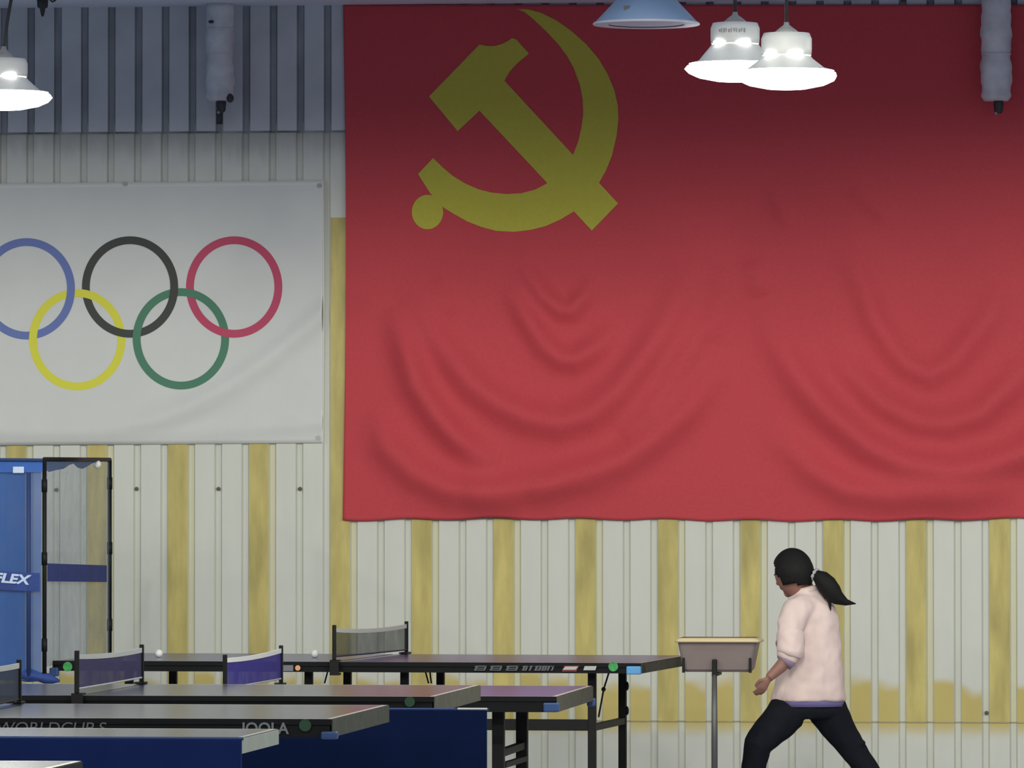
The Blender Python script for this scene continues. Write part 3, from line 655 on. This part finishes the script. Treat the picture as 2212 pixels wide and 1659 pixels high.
# ---------------------------------------------------------------- lamps and ceiling fittings
def led_lamp(label, px, py, R, housing_py, lamp_px_r, cord_px=None, printed=False):
    """px, py: centre of the glowing lens; depth from its radius in the photo"""
    depth = F*R/lamp_px_r; Y = depth*.992; c = at(px, py, Y)
    t = thing('led_bay_lamp', c, label, 'lamp', 'glowing round lamps'); k = R/lamp_px_r     # metres per photo pixel
    zh0 = at(px, housing_py[1], Y).z; zh1 = at(px, housing_py[0], Y).z; zc = at(px, housing_py[2], Y).z
    ln = part('lens', MB().lathe([(.01,-.052),(.08,-.048),(.15,-.034),(.19,-.016),(R,.002),(.196,.016),(.15,.030),(.08,.038)], c, 40), M['lens'], t, smooth=True)
    part('skirt', MB().lathe([(.19,.024),(.150,.036),(.105,zh0-c.z-.01),(.097,zh0-c.z)], c, 40, cap=False), M['lamp_white'], t, smooth=True)
    hh = zh1-zh0
    part('housing', MB().lathe([(.085,0),(.099,.004),(.101,hh*.3),(.101,hh*.75),(.092,hh),(.05,hh+.004)], (c.x,c.y,zh0), 36), M['lamp_white'], t, smooth=True)
    for a in (-120, -70):
        part('glowing_vent', MB().ball((c.x+.088*math.cos(math.radians(a)), c.y+.088*math.sin(math.radians(a)), zh0+.006), (.042,.02,.014), 14), M['vent'], t, smooth=True)
    part('cap', MB().lathe([(.055,0),(.03,(zc-zh1)*.45),(.012,(zc-zh1)*.75),(.010,zc-zh1)], (c.x,c.y,zh1), 20), M['lamp_grey'], t, smooth=True)
    cx = c.x
    if cord_px: pts = [(c.x, c.y, zc)] + [at(a, b, Y) for a, b in cord_px]; pts.append(Vector((pts[-1][0], Y, ZC)))
    else: pts = [(c.x, c.y, zc), (c.x, c.y, ZC)]
    part('cord', MB().loft(pts, .0075, 8), M['dark'], t, smooth=True)
    mb = MB()
    for i in range(11):
        a = math.radians(-126+i*6); r = .1024; za = zh0+hh*(.50 if i % 3 else .54); zb = zh0+hh*(.70 if i % 4 else .66); w_ = .05 if i % 2 else .075
        mb.add([(c.x+r*math.cos(a+q), c.y+r*math.sin(a+q), z) for q, z in ((0,za),(w_,za),(w_,zb),(0,zb))], [(0,1,2,3)])
    if printed: part('print', mb, M['lamp_grey'], t)
    l = spot(c.x, c.y, c.z-.065); return t
led_lamp('glowing round lamp with white drum, left one of the touching pair before the flag', 1588, 150, .208, (50, 97, 26), 109, printed=True)
led_lamp('glowing round lamp with white drum, right and lower of the pair before the flag', 1699, 166, .200, (72, 122, 48), 108)
led_lamp('glowing round lamp hanging by a bent black cord above the ringed banner', 8, 212, .206, (127, 168, 100), 106, cord_px=[(8,96),(15,50),(24,0)])
# unlit shade
Yb = 13500*.206/112*.992; c = at(1396, 52, Yb)
bl = thing('unlit_bay_lamp', c, 'unlit blue-grey conical lamp shade left of the glowing pair', 'lamp')
part('shade', MB().lathe([(.206,0),(.207,.003),(.120,.095),(.085,.15),(.07,.20),(.066,.20),(.081,.15),(.116,.093),(.198,.002)], c, 40, cap=False), M['enamel'], bl, smooth=True)
part('rim_lip', MB().lathe([(.150,-.003),(.21,-.004),(.213,.0),(.208,.006),(.150,.004)], c, 40, cap=False), M['enamel_lip'], bl, smooth=True)
part('socket', MB().lathe([(.068,.19),(.07,.30),(.03,.34),(.012,.36)], c, 24), M['enamel'], bl, smooth=True)
part('cord', MB().loft([(c.x,c.y,c.z+.35),(c.x,c.y,ZC)], .007, 8), M['dark'], bl)
part('screw', MB().box(c.x-.075, c.x-.055, c.y-.152, c.y-.13, c.z+.036, c.z+.062), M['dark'], bl)
part('reflector', MB().lathe([(.15,.0),(.10,.03),(.01,.045)], c, 24), M['enamel_lip'], bl)
# wrapped pipes hanging from the ceiling
def wrapped_pipe(label, px, top, bot, w, tip, lean=0, cuff=False):
    Y = YW-.16; c0 = at(px, bot, Y); c1 = at(px, top, Y); r = w/2*Y/F; t = thing('wrapped_pipe', (c1.x, Y, c0.z), label, 'pipe', 'wrapped pipe ends under the ceiling')
    rings = []; N = 28; K = 22
    for k in range(K+1):
        v = k/K; rr = r*(1 + .05*math.sin(v*17+px) + .04*math.sin(v*41)) * (1 if .04 < v < .93 else (.80 if v <= .04 else .9))
        rings.append([Vector((c0.x+lean*v + rr*math.cos(2*math.pi*q/N)*(1+.05*math.sin(3*q+v*9)), Y + rr*math.sin(2*math.pi*q/N), c0.z+(max(c1.z,ZC)-c0.z)*v)) for q in range(N)])
    part('wrapping', MB().rings(rings), M['wrap'], t, smooth=True)
    for v in (.22, .48, .74):
        part('binding', MB().lathe([(r*.99,-.004),(r*1.03,0),(r*.99,.004)], (c0.x+lean*v, Y, c0.z+(c1.z-c0.z)*v), 28), M['wrap'], t, smooth=True)
    q = at(*tip, Y); part('nozzle', MB().lathe([(.016,-.045),(.022,-.035),(.026,.0),(.024,.04)], (q.x, Y, q.z), 16), M['dark'], t, smooth=True)
    part('nozzle_tip', MB().ball((q.x-.012, Y-.012, q.z-.045), .010, 10), M['steel'], t, smooth=True)
    return t
wp = wrapped_pipe('pale wrapped pipe end hanging from the ceiling before the grey upper wall', 475, 8, 218, 60, (478, 224))
q = at(497, 212, YW-.20); part('dark_valve', MB().ball(q, (.020,.018,.024), 12), M['dark'], wp, smooth=True)
q = at(456, 47, YW-.23); part('dark_hook', MB().ball(q, (.015,.012,.009), 10), M['dark'], wp, smooth=True)
q0 = at(474, 238, YW-.10); part('drop_pipe', MB().loft([q0, at(474, 268, YW-.10)], .017, 12), M['dark'], wp, smooth=True)
wrapped_pipe('pale wrapped pipe end hanging from the ceiling in front of the flag', 2152, 8, 218, 64, (2157, 226))
q = at(92, 0, YW-.5); fx = thing('ceiling_hook', (q.x, YW-.5, ZC), 'small dark fitting at the ceiling edge above the left lamp', 'fitting')
part('body', MB().lathe([(.006,-.085),(.012,-.062),(.014,-.045),(.028,-.035),(.030,0)], (q.x, YW-.5, ZC), 16), M['dark'], fx, smooth=True)
part('clip', MB().loft([(q.x+.04, YW-.5, ZC), (q.x+.052, YW-.5, ZC-.01), (q.x+.07, YW-.5, ZC)], .005, 6), M['dark'], fx)
q = at(1952, 0, YW-.5); fx = thing('ceiling_hook', (q.x, YW-.5, ZC), 'small dark fitting at the ceiling edge above the flag', 'fitting')
part('body', MB().lathe([(.010,-.050),(.022,-.03),(.028,0)], (q.x, YW-.5, ZC), 16), M['dark'], fx, smooth=True)

# ---------------------------------------------------------------- the running girl
YG = 29.47; KG = 457.6
def g(px, py, dy=0.0):
    p = at(px, py, YG); p.y = YG+dy; return p
per = thing('person', (g(1745,1700).x, YG, 0), 'child in a pale pink jacket and black trousers striding left, dark ponytail flying', 'person')
def stack(mb, rows, seg=28, rot=math.radians(14)):
    rings = []
    for px, py, hw, hd, dy in rows:
        c = g(px, py, dy); rx = hw/KG
        rings.append([Vector((c.x+rx*math.cos(a)*math.cos(rot)-hd*math.sin(a)*math.sin(rot), c.y+rx*math.cos(a)*math.sin(rot)+hd*math.sin(a)*math.cos(rot), c.z)) for a in (2*math.pi*k/seg for k in range(seg))])
    return mb.rings(rings)
# body: torso core, neck, head, arms, hands, legs in one surface
body = MB()
stack(body, [(1745,1540,60,.085,0),(1748,1480,56,.08,0),(1750,1400,54,.078,0),(1750,1330,52,.075,0),(1748,1295,38,.06,0),(1742,1280,24,.045,0),(1735,1262,21,.044,0),(1728,1245,20,.044,0)])
fd = Vector((-.74, .66, -.20)).normalized(); sd = Vector((0,0,1)).cross(fd).normalized(); ud = fd.cross(sd).normalized()
if ud.z < 0: ud = -ud
HC = g(1713, 1239)
hv = []; seg = 32; n = 20
rings = []
for i in range(n+1):
    a = math.pi*i/n; q = max(math.sin(a), .03); row = []
    for k in range(seg):
        b = 2*math.pi*k/seg; du, df, ds = -math.cos(a), q*math.cos(b), q*math.sin(b)
        rf, rs, ru = .094, .080, .112
        if du < -.1: rs *= 1+.34*(du+.1); rf *= 1+.10*(du+.1)*(1 if df > 0 else 3.0)
        row.append(HC + fd*(df*rf) + sd*(ds*rs) + ud*(du*ru))
    rings.append(row)
body.rings(rings)
def H(f, s_, u): return HC + fd*f + sd*s_ + ud*u
body.loft([H(.088,0,.018), H(.103,0,-.012), H(.110,0,-.026), H(.095,0,-.036)], [.007,.009,.012,.008], 10)
for s_ in (-1, 1):
    body.loft([H(-.010,s_*.068,.018), H(-.006,s_*.076,.002), H(.0,s_*.068,-.022)], [(.008,.016),(.010,.02),(.007,.012)], 10)
body.loft([H(.072,-.022,-.052), H(.082,0,-.055), H(.072,.022,-.052)], [.008,.011,.008], 10)
body.loft([H(.044,-.018,-.086), H(.056,0,-.088), H(.044,.018,-.086)], [.014,.017,.014], 10)
# near (left) arm
sh = g(1716,1322,-.10); el = g(1716,1402,-.155); wr = g(1667,1462,-.21)
body.loft([g(1740,1312,-.05), sh, sh.lerp(el,.5), el], [.045,.045,.038,.034], 14)
body.loft([el, g(1704,1424,-.17), g(1690,1440,-.185), wr], [.034,.034,.030,.021], 14)
def hand(mb, w, d, side, k=1.0):
    """palm and five curled fingers from wrist point w along d; side = direction across the palm towards the thumb"""
    d = d.normalized(); side = (side-d*side.dot(d)).normalized(); nrm = d.cross(side)
    mb.loft([w, w+d*.025*k, w+d*.062*k, w+d*.075*k], [(.020*k,.014*k),(.026*k,.014*k),(.031*k,.012*k),(.028*k,.010*k)], 12, up=side)
    for i, ln in enumerate((.052, .060, .056, .043)):
        b = w + d*.066*k + side*((.022-.0148*i)*k); c1 = b+d*ln*.45*k+nrm*.006*k; c2 = c1+d*ln*.32*k+nrm*.013*k; c3 = c2+d*ln*.20*k+nrm*.016*k
        mb.loft([b, c1, c2, c3], [.0075*k,.0072*k,.0065*k,.005*k], 8)
    b = w+d*.022*k+side*.020*k; mb.loft([b, b+(d*.6+side*.8)*.028*k, b+(d*.85+side*.5)*.05*k+nrm*.006*k, b+(d*.95+side*.3)*.065*k+nrm*.012*k], [.011*k,.0095*k,.008*k,.006*k], 8)
hand(body, wr, g(1638,1510,-.22)-wr, Vector((-.4,-.3,.4)), .82)
# far (right) arm
sh2 = g(1772,1322,.11); el2 = g(1735,1400,.17); wr2 = g(1700,1396,.24)
body.loft([g(1755,1312,.04), sh2, el2, wr2], [.045,.045,.034,.021], 14); hand(body, wr2, Vector((-.7,.4,.1)), Vector((0,.2,1)), .82)
# legs
Lh = [(1705,1535,-.04,.090),(1672,1572,-.08,.080),(1640,1608,-.12,.064),(1632,1655,-.10,.054),(1628,1700,-.08,.046),(1626,1745,-.06,.032)]
Rh = [(1786,1535,.04,.090),(1812,1578,.07,.074),(1842,1622,.09,.058),(1870,1662,.10,.052),(1898,1705,.11,.044),(1918,1742,.12,.032)]
for LL in (Lh, Rh): body.loft([g(*p[:3]) for p in LL], [p[3]*.8 for p in LL], 16)
bm_ = to_mb(fuse(body, .0048, 4)); part('body', bm_, M['skin'], per, smooth=True)
# clothes
jk = MB()
stack(jk, [(1746,1515,82,.128,0),(1746,1506,83,.130,0),(1748,1478,77,.122,0),(1751,1430,70,.115,0),(1752,1375,65,.112,0),(1751,1330,61,.108,0),(1750,1308,54,.095,0),(1746,1292,40,.075,0),(1744,1280,29,.062,0),(1742,1271,24,.056,0)])
jk.loft([g(1745,1312,-.03), g(1722,1318,-.095), g(1711,1350,-.14), g(1710,1372,-.155), g(1713,1404,-.165), g(1704,1424,-.17)], [.072,.070,.064,.058,.062,.046], 20)
jk.loft([g(1758,1312,.03), sh2, g(1750,1370,.15), el2, g(1712,1392,.22)], [.07,.07,.06,.056,.046], 18)
part('jacket', to_mb(fuse(jk, .0075, 4, .0075, 11.0)), M['jacket'], per, smooth=True)
part('cuff', MB().loft([g(1707,1421,-.168), g(1698,1430,-.175)], [.046,.043], 18), M['pattern'], per, smooth=True, label='violet-patterned cuff')
part('sleeve_roll', to_mb(fuse(MB().loft([g(1711,1362,-.148), g(1711,1370,-.153), g(1712,1392,-.162), g(1713,1408,-.167), g(1711,1414,-.168)], [.060,.0665,.0655,.066,.056], 24), .006, 3, .005, 14.0)), M['jacket'], per, smooth=True)
part('collar', MB().loft([g(1742,1281), g(1739,1269)], [(.060,.064),(.054,.058)], 20, cap=False), M['jacket'], per, smooth=True).modifiers.new('t', 'SOLIDIFY').thickness = .004
hm = MB(); stack(hm, [(1747,1526,77,.119,0),(1747,1506,77,.119,0)]); part('shirt_hem', hm, M['shirt'], per, smooth=True, label='blue-violet shirt hem below the jacket')
tr_ = MB(); stack(tr_, [(1745,1552,66,.10,0),(1745,1540,78,.112,0),(1745,1524,74,.112,0)])
for LL in (Lh, Rh): tr_.loft([g(*p[:3]) for p in LL], [p[3]*1.0+.004 for p in LL], 20)
q = g(1858,1606,.06); tr_.ball(q, (.026,.03,.018), 10)
part('trousers', to_mb(fuse(tr_, .0075, 5, .005, 10.0)), M['trousers'], per, smooth=True)
for LL, dx in ((Lh, -.10), (Rh, -.10)):
    p = g(*LL[-1][:3]); sh_ = MB()
    sh_.loft([(p.x+.045, p.y, .04), (p.x+.01, p.y, .045), (p.x+dx*.5, p.y+.01, .036), (p.x+dx, p.y+.02, .028), (p.x+dx-.03, p.y+.025, .022)], [(.026,.034),(.034,.045),(.036,.036),(.036,.027),(.02,.018)], 14)
    part('shoe', sh_, M['shoe'], per, smooth=True)
# face details
for s_ in (-1, 1): part('eye', MB().ball(H(.083, s_*.030, .010), (.011,.011,.007), 10), M['eye'], per, smooth=True)
part('lips', MB().loft([H(.079,-.016,-.055), H(.091,0,-.056), H(.079,.016,-.055)], [.003,.0055,.003], 8), M['lip'], per, smooth=True)
# hair
hr = MB(); n = 26; seg = 44; idx = {}
for i in range(n+1):
    a = math.pi*i/n; q = max(math.sin(a), .01)
    for k in range(seg):
        b = 2*math.pi*k/seg; du, df, ds = math.cos(a), q*math.cos(b), q*math.sin(b)
        lim = (-.66+.18*(df+1)) if df < 0 else (-.48+1.75*df)
        if du < min(lim, .62) + .05*math.sin(b*23)+.03*math.sin(b*51): continue
        wv = 1+.012*math.sin(b*17+du*9)
        tuck = 1-.18*max(0, -.1-du)
        idx[i,k] = len(hr.v); hr.v.append(tuple(HC + fd*(df*.108*wv*tuck) + sd*(ds*.092*wv*tuck) + ud*(du*.122)))
for i in range(n):
    for k in range(seg):
        ks = [(i,k),(i,(k+1)%seg),(i+1,(k+1)%seg),(i+1,k)]
        if all(x in idx for x in ks): hr.f.append([idx[x] for x in ks]); hr.m.append(0)
h_ = part('hair', hr, M['hair'], per, smooth=True); so = h_.modifiers.new('t', 'SOLIDIFY'); so.thickness = .012; so.offset = -1
pt = [g(1752,1238,-.035), g(1763,1241,-.045), g(1775,1249,-.055), g(1787,1262,-.06), g(1799,1279,-.06), g(1812,1292,-.055), g(1830,1301,-.05), g(1850,1304,-.045)]
part('ponytail', MB().loft(pt, [(.02,.022),(.020,.024),(.036,.040),(.042,.048),(.040,.047),(.030,.034),(.014,.016),(.002,.002)], 18), M['hair'], per, smooth=True)
part('ponytail_wisp', MB().loft([g(1788,1282,-.06), g(1794,1302,-.06), g(1796,1320,-.055)], [.012,.008,.001], 8), M['hair'], per, smooth=True)
ti = MB(); c = pt[1]; tdir = (pt[2]-pt[0]).normalized(); sA = tdir.cross(Vector((0,1,0))).normalized(); sB = tdir.cross(sA)
cp = [c+tdir*(-.002)+sA*(.024*math.cos(2*math.pi*k/20))+sB*(.024*math.sin(2*math.pi*k/20)) for k in range(21)]
ti.loft(cp, [.007+.003*math.sin(k*2.1) for k in range(21)], 8); part('hair_tie', ti, M['tie'], per, smooth=True)
